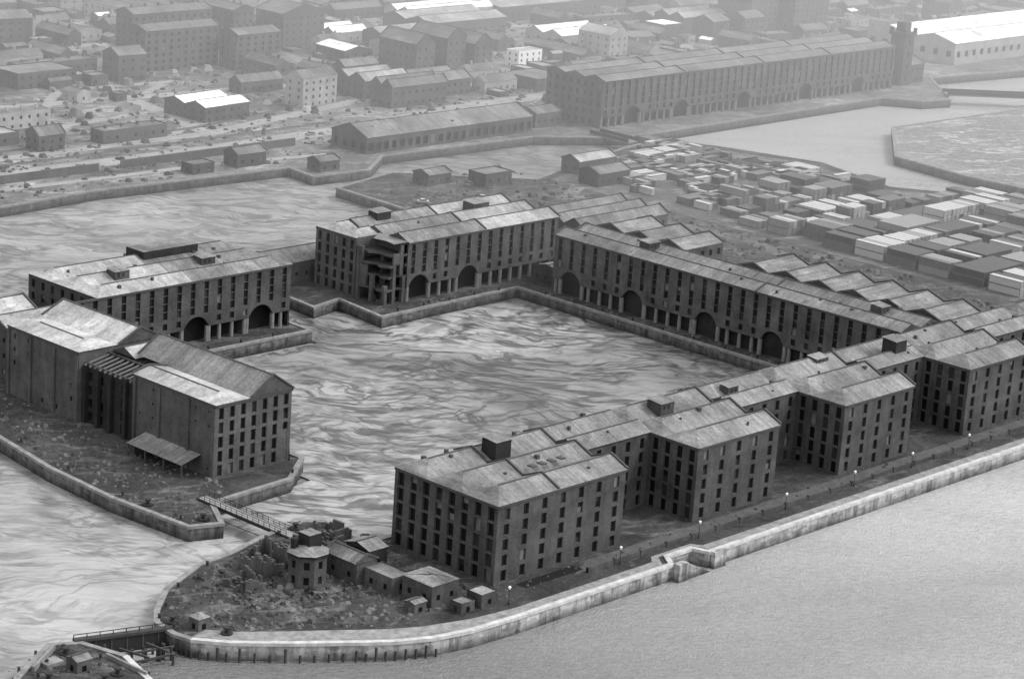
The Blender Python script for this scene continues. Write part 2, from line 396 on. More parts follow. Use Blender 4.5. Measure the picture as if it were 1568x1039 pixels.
# ================================================================ NORTH block
w4=empty('north_quay_warehouse')
mb=MB()
facade(mb,(404,528),(482,528),0,ZB,16,5,1.6,2.2,colon=dict(arches=[(43,4.6),(67,4.6)]))
facade(mb,(482,528),(482,559),0,ZB,7,5,1.6,2.3);facade(mb,(482,559),(412,559),0,ZB,15,5)
facade(mb,(412,559),(412,528.1),0,ZB,7,5,1.6,2.3)
cornice(mb,[(404,528),(482,528)],ZB+.02)
mb.obj('walls',FMC(BR),w4)
rb=MB()
roof(rb,411.6,445,527.6,559.3,ZB+.05,1.9,3,'x',True,False,mats=(3,1,2),cop1=False,vents=True);roof(rb,445.02,482.3,527.6,559.3,ZB+.05,1.9,3,'x',False,True,cop0=False,vents=True)
lantern(rb,429,541,ZB+1.2,5,4,1.5,1,0);lantern(rb,460,541,ZB+1.2,5,4,1.3,1,0)
rb.box(446,551,ZB,466,559,ZB+3.2,4,top=0)
rb.obj('roof',RM,w4)
# ================================================================ NORTH-WEST block
w5=empty('dock_entrance_warehouse')
mb=MB()
facade(mb,(377,437),(401,437),0,ZB,7,5,1.5,2.8,.5)
facade(mb,(401,437),(401,528),0,ZB,18,5,colon=dict(arches=[(20,4.6),(55,4.6)]))
facade(mb,(377,468),(377,458),0,ZB,2,5,.6,.6,.15,skip=.5);facade(mb,(377,458),(377,447),0,ZB,0,0);facade(mb,(377,447),(377,437),0,ZB,2,5,.6,.6,.15,skip=.5)
facade(mb,(377,520),(377,490),0,ZB,5,5,.9,1.3,.35,skip=.6)
facade(mb,(403,520),(377,520),0,ZB,6,5);facade(mb,(377,490),(401,490),0,ZB,0,0);facade(mb,(401,468),(377,468),0,ZB,0,0)
for y in (437.4,447,458,467.4,490.6,500,510,519.4): mb.box(376.55,y-.5,0,377.02,y+.5,ZB-.9,0)
cornice(mb,[(377,468),(377,437),(401,437)],ZB+.02,.6);cornice(mb,[(377,520),(377,490)],ZB+.02,.6)
mb.obj('walls',FMC(BRL),w5)
mb=MB()
facade(mb,(379,489.9),(379,468.1),0,14.5,5,4,1.6,2.4,.8)
for y in (468.7,473,479,484,489.2): mb.box(377.9,y-.6,0,379.02,y+.6,13.5+random.uniform(-1,3),0)
mb.poly([(379,468.1,13.8),(400.9,468.1,13.8),(400.9,489.9,13.8),(379,489.9,13.8)],5)  # flat lid in the shade colour, painted depth under the open rafters
for i in range(11):
    y=469+i*2.0;mb.beam((378,y,15.2),(386,y,16.8),.4,.4,4);mb.beam((386,y,16.8),(400,y+.2,16.0),.35,.35,4)
mb.beam((386,468.2,17),(386,489.8,17),.5,.5,1);mb.beam((379,468.2,15.4),(379,489.8,15.4),.6,.5,1)
mb.obj('burnt_bay',[BRD,TIM]+FM(BRD)[2:],w5)
rb=MB()
roof(rb,376.6,387.5,436.6,468.3,ZB+.05,1.2,1,'y',True,False,mats=(3,1,2))
roof(rb,387.6,401.3,436.6,480,ZB+.06,4.6,1,'y',False,False,mats=(0,1,2),vents=True)
roof(rb,376.6,389,489.7,520.3,ZB+.05,1.1,1,'y',True,True,mats=(3,1,2))
roof(rb,389.05,403.3,489.7,522,ZB+.06,3.4,1,'y',False,False,mats=(3,1,2))
roof(rb,387,400.8,480.2,489.6,17.5,2.0,1,'x',False,False,mats=(3,1,2),cop0=False,cop1=False)
rb.poly([(371,442,3.2),(377.0,442,4.8),(377.0,463,4.8),(371,463,3.2)],0)
for y in (442.3,449,456,462.7): rb.box(371.2,y-.15,0,371.5,y+.15,3.1,2)
rb.box(372,461,0,376.5,462.9,3,1)
rb.obj('roof',RMY,w5)
def simple(name,x0,y0,x1,y1,h,rh=2.5,n=1,axis='x',cols=None,rows=2,wall=BRC,rmat=None,ww=1.1,wh=1.3,hip=False,chim=0,cop=True,z0=0,rot=0,rec=.2,vents=False):
    mb=MB()
    cx,cy=(x0+x1)/2,(y0+y1)/2
    X0,X1,Y0,Y1=x0-cx,x1-cx,y0-cy,y1-cy
    ca=max(1,int((x1-x0)/4)) if cols is None else cols
    cb=max(1,int((y1-y0)/4)) if cols is None else max(1,int(cols*(y1-y0)/(x1-x0)))
    if rows==0: ca=cb=0
    for a,b,c in (((X0,Y0),(X1,Y0),ca),((X1,Y0),(X1,Y1),cb),((X1,Y1),(X0,Y1),ca),((X0,Y1),(X0,Y0),cb)):
        facade(mb,a,b,-.5,h,c,rows,ww,wh,rec)
    if rh>0: roof(mb,X0-.2,X1+.2,Y0-.2,Y1+.2,h+.02,rh,n,axis,hip,hip,mats=(6,0,1),cop0=cop,cop1=cop,vents=vents)
    else:
        mb.poly([(X0,Y0,h-.4),(X1,Y0,h-.4),(X1,Y1,h-.4),(X0,Y1,h-.4)],6)
    for i in range(chim):
        px=X0+(i+.5)*(X1-X0)/chim;py=0
        if axis!='x': px=0;py=Y0+(i+.5)*(Y1-Y0)/chim
        mb.box(px-.5,py-.4,h+rh*.5,px+.5,py+.4,h+rh+1.3,0)
    o=mb.obj(name,FM(wall)+[rmat or RC]);o.location=(cx,cy,z0);o.rotation_euler=(0,0,rot);return o
simple('storage_shed',384,529,403,556,13,3,2,'x',rmat=RYB,rows=3,wall=BR)
simple('storage_shed',505,562,534,575,7,3,1,'x',rows=1,wall=BRL)
simple('quay_shed',584,514,597,526,4.5,1.4,1,'x',rows=1,wall=BR,rmat=RXB)
simple('quay_shed',600,516,612,527,5,2,1,'y',rows=1,wall=BRC2,rmat=RXB)
simple('brick_warehouse',612,530,655,556,12,2.6,3,'x',rows=3,wall=BRL,rmat=RX)
simple('brick_warehouse',600,536,611,556,9,2.6,1,'y',rows=2,wall=BR,rmat=RX)
simple('dock_office',668,628,682,637,5,0,rows=1,wall=BR,rmat=RX);simple('dock_office',650,640,662,648,4,1.5,rows=1,wall=BRL,rmat=RX)
simple('storage_shed',706,606,724,616,5,2,rows=1,wall=BR,rmat=RX);simple('storage_shed',716,625,738,634,5,2,rows=1,wall=BRL,rmat=RXB)
simple('brick_hut',630,677,640,684,4,1.5,rows=1,wall=BRL);simple('brick_hut',608,698,622,706,5,2,rows=1,wall=BR);simple('brick_hut',586,697,596,704,4,0,rows=1,wall=BR)
# ================================================================ LAND
def land(name,pts,top,cop=True,zb=-8,z=0,cw=1.1,wall=None):
    mb=MB();n=len(pts)
    mb.poly([(*p,z) for p in pts],0)
    for i in range(n):
        p,q=pts[i],pts[(i+1)%n]
        river=(min(p[1],q[1])<362 and max(p[1],q[1])<372)
        mb.poly([(*p,zb),(*q,zb),(*q,z),(*p,z)],3 if river else 1)
    V=[Vector(p) for p in pts];ins=[]
    area=sum(V[i].x*V[(i+1)%n].y-V[(i+1)%n].x*V[i].y for i in range(n));sg=1 if area>0 else -1
    for i in range(n):
        a=(V[i]-V[i-1]).normalized();b=(V[(i+1)%n]-V[i]).normalized()
        na=Vector((-a.y,a.x))*sg;nb=Vector((-b.y,b.x))*sg;m=(na+nb)
        m=m/max(.3,m.length_squared)*2
        ins.append((V[i]+m*cw,V[i]-m*.2))
    for i in range(n):
        j=(i+1)%n;h=z+.3
        river=(min(pts[i][1],pts[j][1])<362 and max(pts[i][1],pts[j][1])<372);k=4 if river else 2
        a,ao=ins[i];b,bo=ins[j]
        mb.poly([(ao.x,ao.y,h),(bo.x,bo.y,h),(b.x,b.y,h),(a.x,a.y,h)],k)
        mb.poly([(ao.x,ao.y,h-.7),(bo.x,bo.y,h-.7),(bo.x,bo.y,h),(ao.x,ao.y,h)],k)
        mb.poly([(a.x,a.y,z),(b.x,b.y,z),(b.x,b.y,h),(a.x,a.y,h)],k)
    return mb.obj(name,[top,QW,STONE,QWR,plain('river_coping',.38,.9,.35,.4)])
L1=[(359,333.1),(372,332.4),(423.5,332.4),(426.5,336.4),(435,336.4),(436.5,332.4),(2500,333),(2500,400),(900,400),(845,430),(838,510),(812,547),(825,590),(811,633),(799,656),(758,647),(695,628),(673,647),(654,664),(618,655),(615,592),(600,570),(504,567),(501,538),(514,541),(511,519),(531,520),(572,521),(572,384),(381,384),(377,388),(379,400),(374,403),(361,401),(347,397),(338,396),(323,389),(314,381),(310,376),(309,369),(310,364.5),(315,358.5),(325,350.5),(335,343.4),(342,338.6),(350,335)]
land('dock_quay_ground',L1,GQ)
land('entrance_quay_ground',[(351,415),(359,412),(366,424),(378,425),(392,426),(405,436),(405,520),(484,520),(486,568),(300,572),(300,560),(356,520),(354,493),(350,466),(349,440)],GQ)
land('city_ground',[(-4000,690),(497,690),(540,694),(625,689),(623,673),(650,671),(672,687),(754,684),(775,672),(790,664),(974,667),(985,652),(1003,648),(1016,660),(1045,688),(1200,668),(6000,690),(6000,9000),(-4000,9000)],GC)
land('dock_pier_ground',[(917,621),(864,582),(858,543),(862,470),(2500,470),(2500,600),(1040,616)],GP)
land('lock_island_ground',[(262,362),(272,371),(286,380),(292,377),(295,366),(291,352),(275,345)],GQ)
WZ=-3.7
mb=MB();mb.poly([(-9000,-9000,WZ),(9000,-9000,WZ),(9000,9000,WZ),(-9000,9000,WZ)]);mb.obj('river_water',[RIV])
def sheet(name,pts,z,mat):
    mb=MB();mb.poly([(*p,z) for p in pts]);return mb.obj(name,[mat])
sheet('silted_basin_water',[(367,398),(381,382),(575,382),(575,525),(515,530),(505,575),(484,575),(484,518),(402,518),(402,430),(366,423)],-3.3,MUD)
sheet('silted_dock_water',[(-200,500),(350,500),(350,572),(640,568),(700,610),(800,640),(800,700),(-200,700)],-3.4,MUD2)
sheet('half_tide_dock_water',[(250,368),(312,368),(372,400),(372,430),(352,499),(200,499)],-3.45,MUD3)
sheet('container_yard_ground',[(700,420),(838,420),(832,508),(806,547),(819,590),(805,631),(795,650),(760,641),(700,625)],.02,GY)
sheet('waste_ground',[(620,400),(699,410),(699,620),(672,640),(655,655),(620,650),(621,592)],.02,GW)
sheet('peninsula_waste_ground',[(332,360),(350,344),(378,346),(378,382),(372,398),(345,392),(326,385),(316,374),(320,364)],.02,GW)
sheet('river_wall_promenade',[(311.5,366),(316.4,359.6),(326.2,351.8),(336.2,344.6),(343.2,339.9),(351,336.4),(360,334.5),(373,333.8),(421.5,333.8),(424.6,337.8),(436.6,337.8),(438.5,334.0),(2400,334.4),(2400,336.6),(439,336.6),(437.5,339),(423.5,339),(421,336.6),(376,336.6),(364,338),(353,341.2),(346,344.6),(339,349.4),(329,356.2),(320,362.5),(316,367)],.016,PALEP)
sheet('sunken_yard_shade',[(386,343),(405,343),(405,346),(386,346)],.03,DARK)  # flat dark sheet: shade of a sunken yard painted on level ground
sheet('dock_road',[(400,341.6),(2400,341.6),(2400,346.5),(410,346.5)],.012,plain('dock_road_setts',.07,.9,.35,.3))
def road(name,pts,w,z=.03,mat=ROADM,kerb=True):
    mb=MB();V=[Vector(p) for p in pts];L=[]
    for i in range(len(V)):
        d=(V[min(i+1,len(V)-1)]-V[max(i-1,0)]).normalized();L.append(Vector((-d.y,d.x)))
    for i in range(len(V)-1):
        a,b=V[i]-L[i]*w/2,V[i+1]-L[i+1]*w/2;c,d=V[i+1]+L[i+1]*w/2,V[i]+L[i]*w/2
        mb.poly([(a.x,a.y,z),(b.x,b.y,z),(c.x,c.y,z),(d.x,d.y,z)],0)
        if kerb:
            mb.obox(a-L[i]*.3,b-L[i+1]*.3,.5,0,.14,1);mb.obox(d+L[i]*.3,c+L[i+1]*.3,.5,0,.14,1)
    return mb.obj(name,[mat,STONE])
road('dockside_road',[(300,735),(500,730),(620,729),(700,733),(780,745),(900,745),(1050,735),(1300,720)],11)
road('dockside_road',[(300,762),(520,752),(640,752),(740,775),(860,800)],7,.036)
road('service_track',[(300,712),(500,711),(600,708),(655,700)],4,.045,ROADM,False)
road('service_track',[(560,760),(600,790),(680,800),(740,840)],4,.049,ROADM,False)
road('service_track',[(540,800),(600,810),(640,850),(700,845)],5,.053,ROADM,False)
road('service_track',[(620,752),(650,775),(655,820),(690,842)],4,.055,ROADM,False)
road('city_street',[(640,752),(660,840),(720,980),(760,1100)],8,.057)
road('city_street',[(800,745),(850,830),(900,930),(960,1100)],9,.061)
road('city_street',[(960,743),(1020,840),(1100,980)],9,.065)
road('city_street',[(500,840),(700,820),(900,790),(1150,760)],8,.069)
road('city_street',[(500,950),(760,930),(1000,880),(1300,800)],8,.073)
road('yard_track',[(600,400),(660,430),(690,520),(680,600),(740,632),(790,640)],7,.03,GY,False)
def rails(name,pts):
    mb=MB();V=[Vector(p) for p in pts]
    for a,b in zip(V[:-1],V[1:]):
        d=(b-a).normalized();n=Vector((-d.y,d.x))
        mb.obox(a,b,3.0,0.0,.1,1)
        for s in (-.75,.75): mb.obox(a+n*s,b+n*s,.14,.1,.24,0)
    mb.obj(name,[IRON,plain('track_ballast',.13,.9,.3)])
rails('railway_siding',[(420,721.6),(560,722)]);rails('railway_siding',[(400,744),(560,742.6),(700,746)]);rails('railway_siding',[(400,768),(520,762),(640,763),(700,775)])
mb=MB();x=404
mb.box(404,340.9,0,900,341.3,1.0,0)
while x<900:
    mb.box(x,340.7,0,x+.8,341.5,1.3,0);x+=9
mb.obj('dock_boundary_wall',[BR])
mb=MB();mb.box(300,718.5,0,560,719.2,3.0,0);mb.box(570,718.5,0,655,719.2,3.0,0);mb.obj('dock_boundary_wall',[BRC])
def lamp(x,y,h=3.6):
    mb=MB();mb.cyl(0,0,0,.8,.2,.16,8,1);mb.cyl(0,0,.8,h,.08,.06,8,1)
    mb.cyl(0,0,h,h+.5,.2,.36,8,0);mb.cyl(0,0,h+.5,h+.75,.36,.1,8,0);o=mb.obj('street_lamp',[WHITE,IRON]);o.location=(x,y,0)
for x in (376,414,442,475,503,528,554): lamp(x,338.6 if x<400 else 340.2)
mb=MB()
for i in range(26):
    P=[(308.8,369),(309.8,364),(314.6,358),(324.6,350),(334.6,342.9),(341.6,338.2),(350,334.4)]
    s=i/25*(len(P)-1);j=min(int(s),len(P)-2);f=s-j
    x=P[j][0]*(1-f)+P[j+1][0]*f;y=P[j][1]*(1-f)+P[j+1][1]*f
    mb.box(x-.17,y-.4,-5,x+.17,y+.05,-.7-random.random()*1.5,0)
mb.obj('quay_fenders',[TIM])
mb=MB()
for i in range(9): mb.box(426.9+i*.9,330.6,-7,427.8+i*.9,333.6,-.2-i*.42,0)
mb.box(423.4,330.4,-7,426.6,332.15,.55,0);mb.box(436.8,331.0,-7,441,332.15,.4,0)
mb.obj('river_stairs',[QWR])
# ================================================================ BRIDGES & GATE
mb=MB()
for x in (364.5,367.5): mb.beam((x,396,.1),(x,428,.1),.25,.7,0)
mb.box(364.7,396,.1,367.3,428,.5,1,True)
for i in range(17):
    y=397+i*1.9
    for x in (364.5,367.5): mb.beam((x,y,.5),(x,y,1.6),.1,.1,0)
for x in (364.5,367.5):
    mb.beam((x,397,1.6),(x,427.4,1.6),.1,.1,0);mb.beam((x,397,1.05),(x,427.4,1.05),.07,.07,0)
mb.obj('swing_footbridge',[IRON,plain('bridge_deck',.2)])
mb=MB()
G0=Vector((291,378,0));G1=Vector((312,371,0))
gp=lambda t,z:(G0.x+(G1.x-G0.x)*t,G0.y+(G1.y-G0.y)*t,z)
mb.beam(gp(0,.3),gp(1,.3),1.4,.6,1);mb.beam(gp(.12,-2.2),gp(.88,-2.2),.7,4.2,0)
mb.beam(gp(0,1.5),gp(1,1.5),.14,.14,0)
for i in range(9): mb.beam(gp(i/8,.5),gp(i/8,1.5),.14,.14,0)
for i in range(5): mb.beam(gp(.2+i*.15,-3.8),gp(.2+i*.15,.1),.9,.35,1)
mb.obj('lock_gate',[IRON,TIM])
# timber staging and guard piles round the lock mouth
mb=MB()
for i in range(16):
    x,y=294+random.uniform(0,14),random.uniform(363,371)-i*.0
    mb.cyl(x,y,-6,random.uniform(-2.4,.2),.3,.28,7,0)
for a,b in (((295,369,-.9),(307,366,-1.0)),((296,366,-1.8),(306,364,-1.6)),((297,371,-.6),(299,364,-.7)),((303,370,-.6),(304,364,-.8))): mb.beam(a,b,.4,.4,0)
mb.obj('timber_staging',[TIM])
mb=MB()
ISL=[(262,362),(272,371),(286,380),(292,377),(295,366),(291,352)]
for a,b in zip(ISL[:-1],ISL[1:]):
    a=Vector(a);b=Vector(b);n=int((b-a).length/2.4)
    for i in range(n):
        p=a+(b-a)*i/n;c=Vector((280,364));p=p+(p-c).normalized()*.5;mb.box(p.x-.2,p.y-.2,-6,p.x+.2,p.y+.2,random.uniform(-.5,.9),0)
mb.obj('quay_fenders',[TIM])
mb=MB();mb.obox((276,371),(286,377.5),.6,0,1.1,0);mb.obox((286.3,377.3),(289.5,375),.6,0,1.1,0);mb.obox((291.5,368),(292,356),.5,0,.9,0);mb.box(279,370.5,0,283,373.5,.7,0);mb.obj('lock_island_wall',[STONE])
mb=MB()
mb.box(780,655,-.2,786,676,.6,0);mb.box(779.6,655,.6,780,676,2,1);mb.box(786,655,.6,786.4,676,2,1)
mb.obj('dock_bridge',[STONE,IRON])
mb=MB();mb.beam((1008,655,1.2),(1050,622,1.2),7,.6,0)
mb.beam((1006,652,2.3),(1048,619,2.3),.4,1.6,1);mb.beam((1010,658,2.3),(1052,625,2.3),.4,1.6,1)
mb.obj('swing_bridge',[STONE,IRON])
# ================================================================ PENINSULA BUILDINGS
pl=empty('gatemans_lodge');mb=MB()
cx,cy=350,374
ring=[(cx+4.4*math.cos(math.pi/8+i*math.pi/4),cy+4.4*math.sin(math.pi/8+i*math.pi/4)) for i in range(8)]
for i in range(8): facade(mb,ring[i],ring[(i+1)%8],0,7.5,1,2,1.2,1.8,.4)
mb.obj('walls',FM(BRL),pl);mb=MB()
r2=[(cx+4.8*math.cos(math.pi/8+i*math.pi/4),cy+4.8*math.sin(math.pi/8+i*math.pi/4)) for i in range(8)]
for i in range(8):
    mb.poly([(*r2[i],7.5),(*r2[(i+1)%8],7.5),(cx,cy,8.7)],0);mb.poly([(*r2[i],7),(*r2[(i+1)%8],7),(*r2[(i+1)%8],7.5),(*r2[i],7.5)],1)
mb.box(cx-.5,cy-.8,7.6,cx+3.1,cy+2.8,11,1,top=0);mb.box(cx-2.6,cy+1.6,7.4,cx-1.4,cy+2.8,10,1)
mb.obj('roof',[RX,BRD],pl)
def ruin(x0,y0,x1,y1,h):
    mb=MB()
    def w(a,b):
        a=Vector(a);b=Vector(b);n=max(3,int((b-a).length/1.0));d=(b-a)/n;hh=h*random.uniform(.4,1)
        for i in range(n):
            hh=max(.5,min(h,hh+random.uniform(-1.3,1.3)))
            mb.obox(a+d*i,a+d*(i+1),.55,-.2,.4 if random.random()<.12 else hh,0)
    w((x0,y0),(x1,y0));w((x1,y0+.3),(x1,y1));w((x1-.3,y1),(x0,y1));w((x0,y1-.3),(x0,y0+.3));w(((x0+x1)/2,y0+.3),((x0+x1)/2,y1-.3))
    mb.obj('ruined_cottage',[BRL])
ruin(352.5,379,361,386.5,6);ruin(344,381.5,351,389,6.5);ruin(362,384,370,391,3.5);ruin(335,377,341,384,3);ruin(370,376,376,382,4);ruin(353,389,361,395,2.6);ruin(371,388,376,396,3)
simple('brick_outbuilding',357,366,363,376,5,1.6,axis='y',rows=1,wall=BR,rmat=RY)
simple('brick_outbuilding',359,357,364.6,365.7,4.2,0,rows=1,wall=BRL,rmat=RX)
simple('brick_outbuilding',361,347,369,356,5,.6,rows=1,wall=BR,rmat=RX,hip=True,cop=False)
simple('brick_hut',369.5,340.5,374.5,345,3.2,0,rows=1,wall=BR,rmat=RXB)
simple('brick_hut',364,341,368,344.5,2.4,0,rows=1,wall=BR,rmat=RX)
simple('brick_hut',356,347,359.5,350,2.2,.5,rows=1,wall=BRL,rmat=RX,cop=False)
simple('brick_hut',365.5,371,371,379,4.5,1.2,rows=1,wall=BRD,rmat=RX,cop=False)
simple('gate_hut',314,367,317,370,2.6,1.0,rows=1,wall=BRL,rmat=RX,hip=True,cop=False)
simple('gate_hut',282,365,285.5,368.5,2.4,.8,rows=1,wall=BRL,rmat=RX,cop=False)
def capstan(x,y):
    mb=MB();mb.cyl(0,0,0,.3,1.3,1.3,12,0);mb.cyl(0,0,.3,1.1,.5,.38,10,0);mb.cyl(0,0,1.1,1.5,.75,.7,12,0)
    for k in range(4):
        a=k*math.pi/2+.3;mb.beam((.3*math.cos(a),.3*math.sin(a),1.3),(2.2*math.cos(a),2.2*math.sin(a),1.3),.14,.14,1)
    o=mb.obj('capstan',[IRON,TIM]);o.location=(x,y,0)
for p in ((286,374),(278,360),(313,374),(318,362.8),(357,417),(370,400),(353,432),(288,360),(276,366),(284,359)): capstan(*p)
def bollards(name,pts):
    mb=MB()
    for x,y in pts: mb.cyl(x,y,.3,1.0,.32,.26,8,0);mb.cyl(x,y,1.0,1.25,.42,.3,8,0)
    mb.obj(name,[IRON])
bollards('mooring_bollards',[(311,371),(312,377),(317,381),(326,388),(339,394),(287,376),(290,368),(275,368),(280,372),(357,415),(353,420),(352,440),(353,462),(356,485),(375,399),(364,399),(395,429)]+[(573.2,390+i*12) for i in range(11)]+[(520+i*11,521.5) for i in range(5)]+[(410+i*12,521.3) for i in range(6)])
def inside(x,y,P):
    r=False;n=len(P)
    for i in range(n):
        a,b=P[i],P[i-1]
        if (a[1]>y)!=(b[1]>y) and x<(b[0]-a[0])*(y-a[1])/(b[1]-a[1])+a[0]: r=not r
    return r
PEN=[(318,364),(330,357),(347,346),(376,346),(378,384),(375,399),(361,398),(347,394),(338,393),(324,386),(315,379)]
NQ=[(352,418),(358,415),(365,426),(376,428),(375.5,518),(358,518),(355,493),(352,466),(351,440)]
def rubble(name,fn,count,smin,smax,mats,poly=None):
    mb=MB();i=0
    while i<count:
        x,y=fn()
        if poly and not inside(x,y,poly): continue
        i+=1
        s=random.uniform(smin,smax)*(random.random()**1.5*.8+.2);h=s*random.uniform(.3,.8);a=random.random()*6.3;n=random.choice((4,5,6))
        r=[(x+s*random.uniform(.6,1)*math.cos(a+2*math.pi*k/n),y+s*random.uniform(.6,1)*math.sin(a+2*math.pi*k/n)) for k in range(n)]
        k=random.randrange(len(mats));t=[(x+(p[0]-x)*.55+random.uniform(-.1,.1)*s,y+(p[1]-y)*.55,h*random.uniform(.8,1.1)) for p in r]
        for j in range(n): mb.poly([(*r[j],0),(*r[(j+1)%n],0),t[(j+1)%n],t[j]],k)
        mb.poly(t,k)
    return mb.obj(name,mats)
U=random.uniform
RUB=[plain('rubble_grey',.11),TIM,BRL]
rubble('rubble_heaps',lambda:(U(314,378),U(340,400)),1500,.3,1.6,RUB,PEN)
rubble('rubble_heaps',lambda:(U(350,377),U(415,518)),900,.2,1.3,RUB,NQ)
rubble('rubble_heaps',lambda:(U(266,290),U(356,374)),120,.2,1.2,RUB)
rubble('rubble_heaps',lambda:(U(622,698),U(420,650)),1600,.4,2.4,RUB)
rubble('rubble_heaps',lambda:(U(500,1000),U(696,760)),1400,.5,2.8,RUB+[BRC])
rubble('rubble_heaps',lambda:(U(378,640),U(342,347)),260,.2,.8,RUB)
rubble('quay_clutter',lambda:(U(573.5,577),U(390,515)),120,.3,1.1,RUB)
rubble('quay_clutter',lambda:(U(533,570),U(522,527)),60,.3,1.1,RUB)
rubble('city_clutter',lambda:(U(560,1300),U(760,1150)),6000,1.0,4.5,RUB+[BRC,BRC2,RC])
def bushes(name,fn,count,rmin,rmax):
    mb=MB()
    for i in range(count):
        x,y=fn();R=U(rmin,rmax)
        for k in range(26):
            th=U(0,6.28);ph=U(0,1.5);rr=R*U(.5,1.05)
            c=Vector((x+rr*math.cos(th)*math.cos(ph),y+rr*math.sin(th)*math.cos(ph),rr*math.sin(ph)*.9+R*.3))
            s=R*U(.2,.4);a=Vector((U(-1,1),U(-1,1),U(-1,1))).normalized();b=a.cross(Vector((U(-1,1),U(-1,1),1))).normalized()
            mb.poly([c-a*s,c-b*s,c+a*s,c+b*s],k%2)
    return mb.obj(name,[plain(name+'_a',.035,.9),plain(name+'_b',.08,.9)])
bushes('scrub_bushes',lambda:(U(330,370),U(364,390)),110,.4,1.1)
bushes('distant_trees',lambda:(U(650,1150),U(800,1050)),60,2.0,3.0)
bushes('scrub_bushes',lambda:(U(480,700),U(765,850)),90,.6,1.3)
# ================================================================ CONTAINERS
cm=[plain('container_grey',.22,.6,.15),plain('container_pale',.40,.6,.12),plain('container_dark',.06,.6,.2),plain('container_mid',.11,.6,.2)]
def contmesh(mat,L,W=2.5,H=2.6):
    mb=MB();x0,x1,y0,y1=-W/2,W/2,-L/2,L/2
    for x in (x0,x1):
        sgn=1 if x>0 else -1;k=int(L/.6)
        for i in range(k):
            a=y0+.15+i*(L-.3)/k;b=a+(L-.3)/k;m=(a+b)/2;d=.06*sgn
            mb.poly([(x,a,.15),(x,m,.15),(x,m,H-.1),(x,a,H-.1)],0)
            mb.poly([(x-d,m,.15),(x-d,b,.15),(x-d,b,H-.1),(x-d,m,H-.1)],0)
            mb.poly([(x,m,.15),(x-d,m,.15),(x-d,m,H-.1),(x,m,H-.1)],0)
        for y in (y0,y1): mb.box(x-.1,y-.1,0,x+.1,y+.1,H,1,True)
        mb.beam((x,y0,H-.08),(x,y1,H-.08),.16,.16,1);mb.beam((x,y0,.1),(x,y1,.1),.16,.18,1)
    for y in (y0,y1):
        mb.poly([(x0,y,.1),(x1,y,.1),(x1,y,H),(x0,y,H)],0)
        for xx in (-.7,-.3,.3,.7): mb.beam((xx,y+(.05 if y>0 else -.05),.2),(xx,y+(.05 if y>0 else -.05),H-.1),.06,.06,1)
    mb.poly([(x0+.05,y0,H-.03),(x1-.05,y0,H-.03),(x1-.05,y1,H-.03),(x0+.05,y1,H-.03)],0)
    me=mb.obj('shipping_container',[mat,cm[3]]);m=me.data;bpy.data.objects.remove(me);return m
CM={(i,L):contmesh(cm[i],L) for i in range(4) for L in (6.1,9.1,12.2)}
def cont(x,y,z,i,L,rot):
    o=bpy.data.objects.new('shipping_container',CM[(i,L)]);COL.objects.link(o);o.location=(x,y,z+.03);o.rotation_euler=(0,0,rot)
def wch(): return random.choices((0,1,2,3),(4,3,3,4))[0]
y=422
while y<562:
    x=707
    while x<(826 if y<520 else 800):
        if random.random()<.85:
            nrow=random.choice((3,5,6,8,9)) if y<510 else random.choice((2,3,4,5));L=random.choice((9.1,12.2,12.2)) if y<510 else random.choice((6.1,9.1,12.2));ki=wch();hgt=random.choice((2,2,2,3)) if y<500 else random.choice((1,1,2))
            for r in range(nrow):
                if x+r*2.6>828: break
                for lv in range(hgt):
                    if lv==hgt-1 and random.random()<.08: continue
                    cont(x+r*2.6+1.3,y+6+U(-.15,.15),lv*2.62,ki if random.random()<.8 else wch(),L,0)
            x+=nrow*2.6+random.choice((.8,2,5))
        else: x+=6
    y+=random.choice((13.2,14,16))
for i in range(110):
    x,y=U(712,806),U(560,648)
    if y>632 and x<775: continue
    if y>600 and x>800: continue
    k=wch();L=random.choice((6.1,9.1,12.2));rot=random.choice((0,math.pi/2))+U(-.05,.05)
    for r in range(random.choice((1,2,3,4))):
        cont(x+(2.7*r if abs(rot)<1 else 0),y+(2.7*r if abs(rot)>1 else 0),.0,k if random.random()<.7 else wch(),L,rot)
# ================================================================ FAR DOCK BUILDINGS
ws=empty('long_dock_warehouse');mb=MB()
facade(mb,(793,682),(1000,680),0,20,44,5,2.0,2.4,.6,colon=dict(arches=[(20,5),(52,5),(95,5),(140,5),(180,5)]))
facade(mb,(1000,680),(1000,714),0,20,8,5);facade(mb,(1000,714),(793,714),0,20,44,5);facade(mb,(793,714),(793,682.1),0,20,8,5,1.8,2.3)
cornice(mb,[(793,714),(793,682),(1000,680)],20.02,.8);mb.obj('walls',FMC(BRL),ws)
rb=MB()
for a,b in ((792.6,845),(845,900),(900,950),(950,1000.4)): roof(rb,a,b-.02,681,714.4,20.05,1.8,3,'x',False,False,mats=(0,1,2))
rb.obj('roof',[roofm('far_roof',.13,0),BRL,COP],ws)
simple('long_transit_shed',668,692,762,712,6.5,4.0,1,'x',cols=22,rows=1,ww=2.4,wh=3.2,wall=BRL,rmat=RX,vents=True)
simple('brick_outbuilding',768,696,784,708,6,2,rows=1)
ht=empty('hydraulic_tower');mb=MB();mb2=MB()
for a,b in (((1010,682),(1018,682)),((1018,682),(1018,690)),((1018,690),(1010,690)),((1010,690),(1010,682))): facade(mb,a,b,0,24,1,4,1.2,2.4,.4)
mb2.box(1009.2,681.2,24,1018.8,690.8,25.4,0);mb2.box(1011.5,683.5,25.4,1016.5,688.5,30,0)
for x in (1009.3,1017.3):
    for y in (681.3,689.3): mb2.box(x,y,25.4,x+1.4,y+1.4,27.4,0)
